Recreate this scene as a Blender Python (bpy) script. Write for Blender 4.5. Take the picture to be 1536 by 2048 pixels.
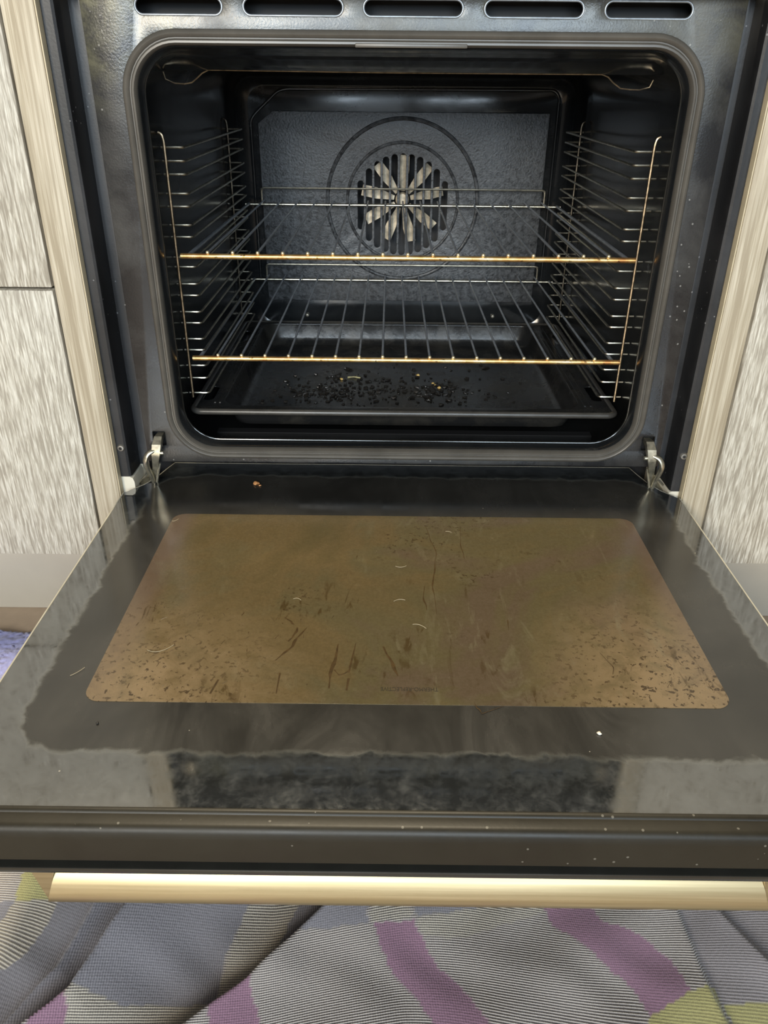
import bpy, bmesh, math, random
import numpy as np
from mathutils import Vector, Matrix

for o in list(bpy.data.objects):
    bpy.data.objects.remove(o, do_unlink=True)
S = bpy.context.scene
C = S.collection
PI = math.pi
R = math.radians
random.seed(7)

# ------------------------------------------------------------------ camera
FPX, PITCH, YAW, ROLL = 1557.77, 0.5036, 0.0034, -0.0095
CAM = Vector((-0.0158, -0.7559, 0.3827))
fw = Vector((0, math.cos(PITCH), -math.sin(PITCH)))
dn = Vector((0, -math.sin(PITCH), -math.cos(PITCH)))
rt = Vector((1, 0, 0))
RZ = Matrix.Rotation(YAW, 3, 'Z')
fw, dn, rt = RZ @ fw, RZ @ dn, RZ @ rt
rt, dn = rt * math.cos(ROLL) + dn * math.sin(ROLL), dn * math.cos(ROLL) - rt * math.sin(ROLL)
cd = bpy.data.cameras.new('camera')
cam = bpy.data.objects.new('camera', cd)
C.objects.link(cam)
m = Matrix((( rt.x, -dn.x, -fw.x, CAM.x), (rt.y, -dn.y, -fw.y, CAM.y), (rt.z, -dn.z, -fw.z, CAM.z), (0, 0, 0, 1)))
cam.matrix_world = m
cd.sensor_fit = 'VERTICAL'
cd.sensor_height = 36.0
cd.sensor_width = 27.0
cd.lens = FPX / 2048 * 36.0
cd.clip_start = 0.01
S.camera = cam

# ------------------------------------------------------------------ light
S.view_settings.view_transform = 'Standard'
S.view_settings.look = 'None'
S.view_settings.gamma = 1.0
S.view_settings.use_curve_mapping = False
S.view_settings.exposure = 0.60
S.cycles.use_denoising = True
S.cycles.max_bounces = 8

W = bpy.data.worlds.new('world')
S.world = W
W.use_nodes = True
bg = W.node_tree.nodes['Background']
bg.inputs['Color'].default_value = (1.0, 0.95, 0.87, 1)
bg.inputs['Strength'].default_value = 0.12


def area(name, loc, target, sx, sy, power, color, spread=180):
    l = bpy.data.lights.new(name, 'AREA')
    l.shape = 'RECTANGLE'
    l.size, l.size_y = sx, sy
    l.energy = power
    l.color = color
    l.spread = R(spread)
    o = bpy.data.objects.new(name, l)
    C.objects.link(o)
    o.location = loc
    o.rotation_euler = (Vector(target) - Vector(loc)).to_track_quat('-Z', 'Y').to_euler()
    return o


# daylight through the four narrow panes of the window behind the photographer
for x in (-0.66, -0.23, 0.486, 0.917):
    area('window_daylight', (x, -3.4, 1.20), (x, 0, 1.05), 0.25, 1.4, 27 if x < -0.5 else 19, (0.72, 0.87, 1.0))
# warm lamp over the worktop, and an added warm fill light for the fronts
area('worktop_lamp', (-0.12, 0.085, 1.95), (-0.12, -0.10, 0), 0.5, 0.09, 33, (1.0, 0.86, 0.62))
area('warm_front_fill', (-1.0, -3.2, 1.25), (-0.1, -0.1, 0.1), 0.8, 0.8, 46, (1.0, 0.89, 0.72))


# ------------------------------------------------------------------ materials
def new_mat(name):
    mt = bpy.data.materials.new(name)
    mt.use_nodes = True
    nt = mt.node_tree
    return mt, nt, nt.nodes['Principled BSDF']


def nd(nt, kind, **kw):
    n = nt.nodes.new(kind)
    for k, v in kw.items():
        if k in n.inputs:
            n.inputs[k].default_value = v
        else:
            setattr(n, k, v)
    return n


def coords(nt, scale=(1, 1, 1), rot=(0, 0, 0)):
    tc = nd(nt, 'ShaderNodeTexCoord')
    mp = nd(nt, 'ShaderNodeMapping')
    mp.inputs['Scale'].default_value = scale
    mp.inputs['Rotation'].default_value = rot
    nt.links.new(tc.outputs['Object'], mp.inputs['Vector'])
    return mp.outputs['Vector']


def noise(nt, vec, scale, detail=4, rough=0.55, dist=0.0):
    n = nd(nt, 'ShaderNodeTexNoise')
    n.inputs['Scale'].default_value = scale
    n.inputs['Detail'].default_value = detail
    n.inputs['Roughness'].default_value = rough
    n.inputs['Distortion'].default_value = dist
    nt.links.new(vec, n.inputs['Vector'])
    return n.outputs['Fac']


def ramp(nt, fac, stops):
    r = nd(nt, 'ShaderNodeValToRGB')
    els = r.color_ramp.elements
    while len(els) < len(stops):
        els.new(0.5)
    for e, (p, c) in zip(els, stops):
        e.position = p
        e.color = (c[0], c[1], c[2], 1) if not isinstance(c, (int, float)) else (c, c, c, 1)
    nt.links.new(fac, r.inputs['Fac'])
    return r.outputs['Color']


def mix(nt, fac, a, b, mode='MIX'):
    n = nd(nt, 'ShaderNodeMix', data_type='RGBA', blend_type=mode)
    for sock, v in ((n.inputs[0], fac), (n.inputs[6], a), (n.inputs[7], b)):
        if isinstance(v, (int, float)):
            sock.default_value = v if sock == n.inputs[0] else (v, v, v, 1)
        elif isinstance(v, (tuple, list)):
            sock.default_value = (v[0], v[1], v[2], 1)
        else:
            nt.links.new(v, sock)
    return n.outputs[2]


def math_n(nt, op, a, b=0.0, clamp=False):
    n = nd(nt, 'ShaderNodeMath', operation=op)
    n.use_clamp = clamp
    for i, v in enumerate((a, b)):
        if isinstance(v, (int, float)):
            n.inputs[i].default_value = v
        else:
            nt.links.new(v, n.inputs[i])
    return n.outputs[0]


def bump(nt, bsdf, h, strength, dist):
    b = nd(nt, 'ShaderNodeBump')
    b.inputs['Strength'].default_value = strength
    b.inputs['Distance'].default_value = dist
    nt.links.new(h, b.inputs['Height'])
    nt.links.new(b.outputs['Normal'], bsdf.inputs['Normal'])


def simple(name, col, rough=0.5, metal=0.0, var=0.0, vscale=60, bmp=0.0, bscale=300, bdist=0.0005, rvar=0.0):
    mt, nt, b = new_mat(name)
    b.inputs['Base Color'].default_value = (*col, 1)
    b.inputs['Roughness'].default_value = rough
    b.inputs['Metallic'].default_value = metal
    v = coords(nt)
    n = noise(nt, v, vscale, 6, 0.6)
    lo = tuple(c * (1 - var) for c in col)
    hi = tuple(min(1, c * (1 + var)) for c in col)
    nt.links.new(ramp(nt, n, [(0.3, lo), (0.7, hi)]), b.inputs['Base Color'])
    if rvar:
        nt.links.new(ramp(nt, n, [(0.3, rough - rvar), (0.7, rough + rvar)]), b.inputs['Roughness'])
    if bmp:
        bump(nt, b, noise(nt, v, bscale, 3), bmp, bdist)
    return mt


M = {}


def wood(name, dark, mid, light, zs=11.0, xs=170.0):
    mt, nt, b = new_mat(name)
    v = coords(nt, (xs, xs, zs))
    n = noise(nt, v, 1.0, 4, 0.55, 0.5)
    v2 = coords(nt, (xs * 2.6, xs * 2.6, zs * 2.2))
    n2 = noise(nt, v2, 1.0, 3, 0.5, 0.6)
    v3 = coords(nt, (9, 9, 1.2))
    n3 = noise(nt, v3, 1.0, 2)
    c = ramp(nt, n, [(0.40, dark), (0.50, mid), (0.58, light)])
    c = mix(nt, ramp(nt, n2, [(0.4, 0.55), (0.62, 0.0)]), c, dark)
    c = mix(nt, math_n(nt, 'MULTIPLY', n3, 0.45), c, mid)
    nt.links.new(c, b.inputs['Base Color'])
    b.inputs['Roughness'].default_value = 0.55
    bump(nt, b, math_n(nt, 'ADD', n, n2), 0.35, 0.0006)
    return mt


M['wood'] = wood('pale_oak_laminate', (0.24, 0.205, 0.155), (0.50, 0.455, 0.37), (0.70, 0.66, 0.57), 34.0, 430.0)
M['wood_strip'] = wood('oak_strip_laminate', (0.30, 0.245, 0.165), (0.45, 0.385, 0.28), (0.57, 0.505, 0.39), 8.0, 300.0)
M['edge'] = simple('pale_edge_band', (0.50, 0.42, 0.28), 0.5, var=0.1)
M['gap'] = simple('dark_gap', (0.05, 0.042, 0.03), 0.8, var=0.1)
M['white'] = simple('white_melamine', (0.66, 0.61, 0.50), 0.4, var=0.04)
M['plinth'] = simple('taupe_plinth', (0.37, 0.33, 0.27), 0.42, var=0.05, vscale=12)
M['floor'] = simple('beige_floor', (0.36, 0.27, 0.19), 0.45, var=0.15, vscale=20)
M['wall'] = simple('painted_wall', (0.6, 0.58, 0.54), 0.7, var=0.03)


# black enamel with a thin greasy haze and small splatter
def enamel(name, base, haze, r0, r1, hz_scale=9, hz_lo=0.45, hz_hi=0.75, bmp=0.12, bscale=420, speck=True):
    mt, nt, b = new_mat(name)
    v = coords(nt)
    n = noise(nt, v, hz_scale, 7, 0.65, 0.4)
    f = ramp(nt, n, [(hz_lo, 0.0), (hz_hi, 1.0)])
    c = mix(nt, f, base, haze)
    if speck:
        vo = nd(nt, 'ShaderNodeTexVoronoi')
        vo.inputs['Scale'].default_value = 120
        nt.links.new(v, vo.inputs['Vector'])
        n2 = noise(nt, v, 14, 3)
        s = math_n(nt, 'MULTIPLY', math_n(nt, 'LESS_THAN', vo.outputs['Distance'], 0.10), math_n(nt, 'GREATER_THAN', n2, 0.53))
        c = mix(nt, s, c, tuple(min(1, h * 3.0 + 0.05) for h in haze))
    nt.links.new(c, b.inputs['Base Color'])
    nt.links.new(ramp(nt, n, [(hz_lo, r0), (hz_hi, r1)]), b.inputs['Roughness'])
    bump(nt, b, noise(nt, v, bscale, 3), bmp, 0.0005)
    return mt


M['face'] = enamel('black_enamel_face', (0.014, 0.014, 0.015), (0.050, 0.047, 0.042), 0.24, 0.48, bmp=0.25, bscale=520)
mt = M['face']
nt, b = mt.node_tree, mt.node_tree.nodes['Principled BSDF']
v = coords(nt)
sp = nd(nt, 'ShaderNodeSeparateXYZ')
nt.links.new(v, sp.inputs[0])
g = noise(nt, v, 26, 7, 0.7, 0.8)
up = math_n(nt, 'MULTIPLY', math_n(nt, 'SUBTRACT', sp.outputs['Z'], 0.425), 12.0, True)      # cooking grease collected along the top
lf = math_n(nt, 'ADD', 0.30, math_n(nt, 'MULTIPLY', math_n(nt, 'LESS_THAN', sp.outputs['X'], -0.2), 0.7))
gm = math_n(nt, 'MULTIPLY', math_n(nt, 'MULTIPLY', up, lf), ramp(nt, g, [(0.36, 0.0), (0.60, 1.0)]))
old = b.inputs['Base Color'].links[0].from_socket
nt.links.new(mix(nt, gm, old, (0.150, 0.140, 0.085)), b.inputs['Base Color'])
M['glint'] = simple('painted_glint_edge', (0.30, 0.33, 0.36), 0.34, 0.6, var=0.3, vscale=90)  # pale colour stands in for the highlight on the vent slot edges
M['strip'] = enamel('black_side_trim', (0.014, 0.014, 0.015), (0.034, 0.033, 0.034), 0.38, 0.5)
M['liner'] = enamel('black_enamel_cavity', (0.010, 0.011, 0.012), (0.022, 0.023, 0.023), 0.14, 0.34, 7, 0.45, 0.8, 0.05, 200, False)
M['panel'] = enamel('rough_grey_enamel', (0.020, 0.020, 0.021), (0.082, 0.084, 0.087), 0.34, 0.46, 150, 0.40, 0.62, 1.0, 330, False)
M['tray'] = enamel('black_tray_enamel', (0.012, 0.012, 0.012), (0.030, 0.027, 0.022), 0.20, 0.42, 22, 0.45, 0.7, 0.35, 130, False)
M['gasket'] = simple('grey_silicone', (0.090, 0.081, 0.068), 0.34, var=0.18, vscale=30)
M['dark'] = simple('dark_void', (0.006, 0.006, 0.007), 0.6, var=0.1)
M['control'] = simple('black_control_glass', (0.010, 0.010, 0.011), 0.07, var=0.1)
M['chrome'] = simple('sooty_chrome_wire', (0.56, 0.52, 0.42), 0.32, 1.0, var=0.35, vscale=160)
M['rail'] = simple('browned_wire', (0.42, 0.33, 0.22), 0.34, 1.0, var=0.55, vscale=190)
M['dim_wire'] = simple('shade_darkened_wire', (0.17, 0.15, 0.12), 0.35, 1.0, var=0.7, vscale=150)  # darker copy for the rear posts, shade of the cavity put into the colour
M['rim'] = simple('highlit_enamel_rim', (0.050, 0.046, 0.040), 0.30, var=0.25, vscale=60)  # lighter than the tray: the rim's highlight is put into the base colour
M['rod'] = simple('window_tinted_rod', (0.30, 0.32, 0.35), 0.34, 0.45, var=0.25, vscale=120)  # bluish window reflection on the rods put into their base colour
M['tip'] = simple('bright_rod_end', (0.95, 0.80, 0.52), 0.42, 0.85, var=0.1)
mt, nt, b = new_mat('heat_tinted_bar')
v = coords(nt)
n = noise(nt, v, 55, 5, 0.6)
n2 = noise(nt, v, 260, 3, 0.6)
c = ramp(nt, n, [(0.3, (0.50, 0.22, 0.07)), (0.5, (0.78, 0.47, 0.17)), (0.7, (0.92, 0.70, 0.36))])
c = mix(nt, ramp(nt, n2, [(0.60, 0.0), (0.68, 0.85)]), c, (0.06, 0.03, 0.015))
nt.links.new(c, b.inputs['Base Color'])
b.inputs['Metallic'].default_value = 0.85
b.inputs['Roughness'].default_value = 0.36
M['goldbar'] = mt
M['steel'] = simple('zinc_hinge_steel', (0.55, 0.51, 0.40), 0.34, 0.9, var=0.4, vscale=150)
M['screw'] = simple('dark_screw_steel', (0.30, 0.28, 0.25), 0.4, 0.8, var=0.3, vscale=300)
M['screwhead'] = simple('dull_screw_head', (0.35, 0.32, 0.26), 0.45, 0.8, var=0.3, vscale=300)
M['fan'] = simple('baked_fan_blade', (0.60, 0.50, 0.36), 0.5, 0.1, var=0.55, vscale=75)
M['trim'] = enamel('brown_black_trim', (0.011, 0.009, 0.005), (0.017, 0.014, 0.008), 0.42, 0.52, 12, 0.4, 0.7, 0.1, 300, True)
M['trim'].node_tree.nodes['Principled BSDF'].inputs['Specular IOR Level'].default_value = 0.32
M['lip'] = simple('outer_glass_edge', (0.016, 0.016, 0.014), 0.16, var=0.1)
M['glassedge'] = simple('ground_glass_edge', (0.34, 0.32, 0.26), 0.28, var=0.15)
M['crumb'] = simple('burnt_crumb', (0.014, 0.012, 0.010), 0.42, var=0.5, vscale=300)
M['golden'] = simple('toasted_crumb', (0.62, 0.42, 0.14), 0.55, var=0.4, vscale=400)
M['herb'] = simple('dried_herb', (0.34, 0.30, 0.15), 0.6, var=0.3, vscale=300)
M['flake'] = simple('orange_flake', (0.62, 0.30, 0.12), 0.5, var=0.3, vscale=300)
M['pale'] = simple('pale_crumb', (0.60, 0.56, 0.48), 0.5, var=0.2, vscale=300)
M['grease'] = simple('baked_grease', (0.042, 0.025, 0.009), 0.30, var=0.4, vscale=200)
M['hair'] = simple('pale_fibre', (0.34, 0.29, 0.19), 0.5, var=0.1)
M['ink'] = simple('dark_print', (0.012, 0.009, 0.004), 0.4, var=0.1)

# brushed steel handle, the warm lamplight tinted into its colour
mt, nt, b = new_mat('warm_tinted_brushed_steel')
n = noise(nt, coords(nt, (6, 400, 400)), 1.0, 4)
nt.links.new(ramp(nt, n, [(0.3, (0.30, 0.235, 0.125)), (0.7, (0.43, 0.345, 0.205))]), b.inputs['Base Color'])
b.inputs['Metallic'].default_value = 0.8
b.inputs['Roughness'].default_value = 0.40
M['handle'] = mt

# glass of the door: printed black border; a greasy film inside the outline the seal leaves, clean outside it
mt, nt, b = new_mat('black_printed_glass')
v = coords(nt)
sp = nd(nt, 'ShaderNodeSeparateXYZ')
nt.links.new(v, sp.inputs[0])
n = noise(nt, v, 5.0, 6, 0.62, 0.8)
n2 = noise(nt, coords(nt, (14, 5, 5)), 1.0, 6, 0.7, 1.4)
n3 = noise(nt, v, 34, 4, 0.6, 0.6)
n4 = noise(nt, v, 75, 8, 0.75, 0.25)
# rounded-rectangle distance to the seal outline, made wavy by noise
qx = math_n(nt, 'SUBTRACT', math_n(nt, 'ABSOLUTE', sp.outputs['X']), 0.2690 - 0.04)
qy = math_n(nt, 'SUBTRACT', math_n(nt, 'ABSOLUTE', math_n(nt, 'SUBTRACT', sp.outputs['Y'], -0.435)), 0.2035 - 0.04)
mx, my = math_n(nt, 'MAXIMUM', qx, 0.0), math_n(nt, 'MAXIMUM', qy, 0.0)
sd = math_n(nt, 'ADD', math_n(nt, 'SQRT', math_n(nt, 'ADD', math_n(nt, 'MULTIPLY', mx, mx), math_n(nt, 'MULTIPLY', my, my))), math_n(nt, 'MINIMUM', math_n(nt, 'MAXIMUM', qx, qy), 0.0))
sd = math_n(nt, 'ADD', math_n(nt, 'SUBTRACT', sd, 0.04), math_n(nt, 'MULTIPLY', math_n(nt, 'SUBTRACT', n3, 0.5), 0.022))
film = ramp(nt, math_n(nt, 'ADD', math_n(nt, 'MULTIPLY', sd, 60.0), 0.5), [(0.40, 1.0), (0.60, 0.0)])
ring = ramp(nt, math_n(nt, 'ADD', math_n(nt, 'MULTIPLY', sd, 60.0), 0.5), [(0.30, 0.0), (0.5, 0.55), (0.70, 0.0)])
f = math_n(nt, 'MULTIPLY', ramp(nt, n, [(0.35, 0.35), (0.65, 1.0)]), ramp(nt, n2, [(0.34, 0.6), (0.64, 1.0)]))
inn = mix(nt, f, (0.010, 0.0095, 0.0085), (0.034, 0.032, 0.028))
out = mix(nt, ramp(nt, n4, [(0.42, 0.0), (0.68, 1.0)]), (0.014, 0.015, 0.015), (0.034, 0.037, 0.038))
c = mix(nt, film, out, inn)
c = mix(nt, math_n(nt, 'MULTIPLY', ring, n2), c, (0.130, 0.130, 0.115))
vo = nd(nt, 'ShaderNodeTexVoronoi')
vo.inputs['Scale'].default_value = 55
nt.links.new(v, vo.inputs['Vector'])
s = math_n(nt, 'MULTIPLY', math_n(nt, 'LESS_THAN', vo.outputs['Distance'], 0.035), math_n(nt, 'GREATER_THAN', noise(nt, v, 17, 2), 0.55))
c = mix(nt, s, c, (0.25, 0.23, 0.19))
nt.links.new(c, b.inputs['Base Color'])
nt.links.new(mix(nt, film, ramp(nt, n4, [(0.40, 0.04), (0.68, 0.14)]), ramp(nt, n2, [(0.35, 0.14), (0.70, 0.32)])), b.inputs['Roughness'])
b.inputs['IOR'].default_value = 2.0
nt.links.new(mix(nt, film, 0.95, 0.25), b.inputs['Specular IOR Level'])
M['frit'] = mt

# brown heat-reflecting coating with burnt-on dirt, crusty towards the two front corners
mt, nt, b = new_mat('brown_reflective_coating')
tc = nd(nt, 'ShaderNodeTexCoord')
v = tc.outputs['Object']
sx = nd(nt, 'ShaderNodeSeparateXYZ')
nt.links.new(v, sx.inputs[0])
n = noise(nt, v, 6.5, 5, 0.6, 0.6)
c = ramp(nt, n, [(0.32, (0.094, 0.074, 0.034)), (0.46, (0.126, 0.092, 0.044)), (0.56, (0.104, 0.086, 0.044)), (0.66, (0.104, 0.076, 0.050))])
nq = noise(nt, v, 420, 3, 0.7)
c = mix(nt, ramp(nt, nq, [(0.35, 0.35), (0.65, 0.0)]), c, (0.060, 0.045, 0.020))
rimx = math_n(nt, 'MULTIPLY', math_n(nt, 'SUBTRACT', math_n(nt, 'ABSOLUTE', sx.outputs['X']), 0.205), 60.0, True)
c = mix(nt, math_n(nt, 'MULTIPLY', rimx, 0.6), c, (0.115, 0.078, 0.064))
# tan crust patches: distance to the two corners, broken up by noise
def blob(cx, cy, rx, ry):
    ax = math_n(nt, 'DIVIDE', math_n(nt, 'SUBTRACT', sx.outputs['X'], cx), rx)
    ay = math_n(nt, 'DIVIDE', math_n(nt, 'SUBTRACT', sx.outputs['Y'], cy), ry)
    d = math_n(nt, 'SQRT', math_n(nt, 'ADD', math_n(nt, 'MULTIPLY', ax, ax), math_n(nt, 'MULTIPLY', ay, ay)))
    return math_n(nt, 'SUBTRACT', 1.0, d, True)
nb = noise(nt, v, 55, 8, 0.7, 0.5)
k1 = math_n(nt, 'MULTIPLY', blob(0.1865, -0.585, 0.11, 0.15), ramp(nt, nb, [(0.36, 0.55), (0.56, 1.35)]))
k2 = math_n(nt, 'MULTIPLY', blob(-0.1935, -0.585, 0.13, 0.13), ramp(nt, nb, [(0.36, 0.45), (0.60, 1.15)]))
kk = math_n(nt, 'ADD', k1, k2, True)
c = mix(nt, kk, c, (0.225, 0.160, 0.088))
# faint milky wipe marks
nw = noise(nt, coords(nt, (30, 9, 9), (0, 0, 0.7)), 1.0, 5, 0.7, 1.2)
c = mix(nt, math_n(nt, 'MULTIPLY', ramp(nt, nw, [(0.55, 0.0), (0.70, 0.5)]), ramp(nt, n, [(0.45, 0.0), (0.6, 1.0)])), c, (0.19, 0.17, 0.11))
# brown drips and flecks
ns = noise(nt, coords(nt, (95, 26, 26), (0, 0, 0.12)), 1.0, 5, 0.6, 0.8)
np_ = noise(nt, v, 9, 3, 0.5)
fs = math_n(nt, 'MULTIPLY', ramp(nt, ns, [(0.57, 0.0), (0.64, 0.75)]), ramp(nt, np_, [(0.50, 0.0), (0.58, 1.0)]))
fs = math_n(nt, 'MULTIPLY', fs, math_n(nt, 'MULTIPLY', math_n(nt, 'SUBTRACT', -0.40, sx.outputs['Y']), 14.0, True))
c = mix(nt, fs, c, (0.050, 0.030, 0.010))
nf = noise(nt, v, 230, 3, 0.6, 0.3)
ff = math_n(nt, 'MULTIPLY', ramp(nt, nf, [(0.58, 0.0), (0.63, 0.9)]), math_n(nt, 'ADD', math_n(nt, 'MULTIPLY', kk, 1.2), ramp(nt, np_, [(0.58, 0.0), (0.68, 0.7)]), True))
c = mix(nt, ff, c, (0.040, 0.024, 0.010))
c = mix(nt, 1.0, c, (0.68, 0.68, 0.68), 'MULTIPLY')
nt.links.new(c, b.inputs['Base Color'])
b.inputs['IOR'].default_value = 1.52
nt.links.new(ramp(nt, nb, [(0.35, 0.10), (0.7, 0.30)]), b.inputs['Roughness'])
M['window'] = mt

# woven cloth
mt, nt, b = new_mat('woven_check_cloth')
at = nd(nt, 'ShaderNodeAttribute', attribute_name='weave')
rb = nd(nt, 'ShaderNodeAttribute', attribute_name='rib')
uv = nd(nt, 'ShaderNodeUVMap')
wv = nd(nt, 'ShaderNodeTexWave', wave_type='BANDS', bands_direction='Y')
wv.inputs['Scale'].default_value = 0.314 * 455
wv.inputs['Distortion'].default_value = 0.9
wv.inputs['Detail'].default_value = 2
wv.inputs['Detail Scale'].default_value = 0.35
nt.links.new(uv.outputs['UV'], wv.inputs['Vector'])
wx = nd(nt, 'ShaderNodeTexWave', wave_type='BANDS', bands_direction='X')
wx.inputs['Scale'].default_value = 0.314 * 620
wx.inputs['Distortion'].default_value = 1.5
nt.links.new(uv.outputs['UV'], wx.inputs['Vector'])
nn = noise(nt, uv.outputs['UV'], 420, 4, 0.7)
lines = ramp(nt, wv.outputs['Fac'], [(0.25, 0.0), (0.75, 1.0)])
base = at.outputs['Color']
dk = mix(nt, 1.0, base, (0.34, 0.33, 0.36), 'MULTIPLY')
lt = mix(nt, 1.0, base, (1.25, 1.25, 1.22), 'MULTIPLY')
striped = mix(nt, lines, dk, lt)
soft = mix(nt, math_n(nt, 'MULTIPLY', lines, 0.35), base, lt)
c = mix(nt, rb.outputs['Fac'], soft, striped)
c = mix(nt, ramp(nt, nn, [(0.3, 0.45), (0.7, 0.0)]), c, mix(nt, 1.0, c, (0.55, 0.55, 0.55), 'MULTIPLY'))
nt.links.new(c, b.inputs['Base Color'])
b.inputs['Roughness'].default_value = 0.95
b.inputs['Sheen Weight'].default_value = 0.25
bump(nt, b, math_n(nt, 'ADD', math_n(nt, 'MULTIPLY', wv.outputs['Fac'], math_n(nt, 'ADD', math_n(nt, 'MULTIPLY', rb.outputs['Fac'], 0.85), 0.15)), math_n(nt, 'ADD', math_n(nt, 'MULTIPLY', wx.outputs['Fac'], 0.4), nn)), 0.55, 0.0009)
M['cloth'] = mt

mt, nt, b = new_mat('blue_fleece')
v = coords(nt)
n = noise(nt, v, 26, 6, 0.7)
n2 = noise(nt, v, 320, 3, 0.6)
c = ramp(nt, n, [(0.3, (0.19, 0.19, 0.36)), (0.7, (0.36, 0.37, 0.66))])
c = mix(nt, ramp(nt, n2, [(0.35, 0.5), (0.65, 0.0)]), c, (0.17, 0.17, 0.33))
nt.links.new(c, b.inputs['Base Color'])
b.inputs['Roughness'].default_value = 1.0
b.inputs['Sheen Weight'].default_value = 0.4
M['fleece'] = mt

# ------------------------------------------------------------------ object helpers
WLOC = {}


def wloc(o):
    return WLOC.get(o.name, Vector((0, 0, 0))) if o else Vector((0, 0, 0))


def thing(name, label, cat, loc, group=None):
    o = bpy.data.objects.new(name, None)
    o.empty_display_size = 0.05
    C.objects.link(o)
    o.location = loc
    WLOC[o.name] = Vector(loc)
    tag(o, label, cat, group)
    return o


def tag(o, label=None, cat=None, group=None, kind=None):
    if label: o['label'] = label
    if cat: o['category'] = cat
    if group: o['group'] = group
    if kind: o['kind'] = kind
    return o


def finish(me, name, mat, parent, smooth, loc):
    o = bpy.data.objects.new(name, me)
    C.objects.link(o)
    base = Vector(loc) if loc is not None else (wloc(parent) if parent else Vector((0, 0, 0)))
    me.transform(Matrix.Translation(-base))
    if parent:
        o.parent = parent
        o.location = base - wloc(parent)
    else:
        o.location = base
    WLOC[o.name] = base
    me.materials.append(mat)
    me.polygons.foreach_set('use_smooth', [True] * len(me.polygons))
    if smooth < 179:
        me.set_sharp_from_angle(angle=R(smooth))
    return o


def obj(name, bm, mat, parent=None, smooth=40, loc=None, recalc=True):
    if recalc:
        bmesh.ops.recalc_face_normals(bm, faces=bm.faces[:])
    me = bpy.data.meshes.new(name)
    bm.to_mesh(me)
    bm.free()
    return finish(me, name, mat, parent, smooth, loc)


def BM():
    return bmesh.new()


def add_box(bm, x0, x1, y0, y1, z0, z1, bev=0.0, seg=2):
    r = bmesh.ops.create_cube(bm, size=1.0)
    vs = r['verts']
    for v in vs:
        v.co = Vector(((x0 + x1) / 2 + v.co.x * (x1 - x0), (y0 + y1) / 2 + v.co.y * (y1 - y0), (z0 + z1) / 2 + v.co.z * (z1 - z0)))
    if bev:
        es = list({e for v in vs for e in v.link_edges})
        bmesh.ops.bevel(bm, geom=es, offset=bev, segments=seg, affect='EDGES', profile=0.5)


def fillet(pts, r, n=5):
    pts = [Vector(p) for p in pts]
    out = [pts[0]]
    for a, p, c in zip(pts, pts[1:], pts[2:]):
        u, w = (a - p), (c - p)
        k = min(r, u.length * 0.48, w.length * 0.48)
        s, e = p + u.normalized() * k, p + w.normalized() * k
        for i in range(n + 1):
            t = i / n
            out.append(s * (1 - t) ** 2 + p * 2 * t * (1 - t) + e * t * t)
    out.append(pts[-1])
    return out


def add_tube(bm, pts, r, n=8, closed=False, caps=True, sx=1.0):
    pts = [Vector(p) for p in pts]
    N = len(pts)
    rs = r if isinstance(r, (list, tuple)) else [r] * N
    def tang(i):
        if closed:
            return (pts[(i + 1) % N] - pts[i - 1]).normalized()
        return (pts[min(i + 1, N - 1)] - pts[max(i - 1, 0)]).normalized()
    t = tang(0)
    up = Vector((0, 0, 1)) if abs(t.z) < 0.9 else Vector((1, 0, 0))
    u = t.cross(up).normalized()
    rings = []
    for i in range(N):
        t = tang(i)
        u = (u - t * u.dot(t)).normalized()
        w = t.cross(u)
        rings.append([bm.verts.new(pts[i] + (u * math.cos(2 * PI * k / n) * sx + w * math.sin(2 * PI * k / n)) * rs[i]) for k in range(n)])
    for i in range(N if closed else N - 1):
        a, c = rings[i], rings[(i + 1) % N]
        for k in range(n):
            bm.faces.new((a[k], a[(k + 1) % n], c[(k + 1) % n], c[k]))
    if caps and not closed:
        bm.faces.new(rings[0][::-1])
        bm.faces.new(rings[-1])
    return rings


def add_prism(bm, poly, axis, a, b_):
    """poly: 2-D points in the two other axes (x: (y,z), y: (x,z), z: (x,y))."""
    def P(p, t):
        return {'x': (t, p[0], p[1]), 'y': (p[0], t, p[1]), 'z': (p[0], p[1], t)}[axis]
    A = [bm.verts.new(P(p, a)) for p in poly]
    B = [bm.verts.new(P(p, b_)) for p in poly]
    n = len(poly)
    for i in range(n):
        bm.faces.new((A[i], A[(i + 1) % n], B[(i + 1) % n], B[i]))
    bm.faces.new(A[::-1])
    bm.faces.new(B)


def rrect(x0, x1, z0, z1, r, n=8):
    out = []
    for cx, cz, a0 in ((x1 - r, z1 - r, 0), (x0 + r, z1 - r, 90), (x0 + r, z0 + r, 180), (x1 - r, z0 + r, 270)):
        for i in range(n + 1):
            a = R(a0 + 90 * i / n)
            out.append((cx + r * math.cos(a), cz + r * math.sin(a)))
    return out


def slot(x0, x1, z0, z1, n=8):
    return rrect(x0, x1, z0, z1, min(x1 - x0, z1 - z0) / 2 * 0.999, n)


def circle(cx, cz, r, n=48):
    return [(cx + r * math.cos(2 * PI * i / n), cz + r * math.sin(2 * PI * i / n)) for i in range(n)]


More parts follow.
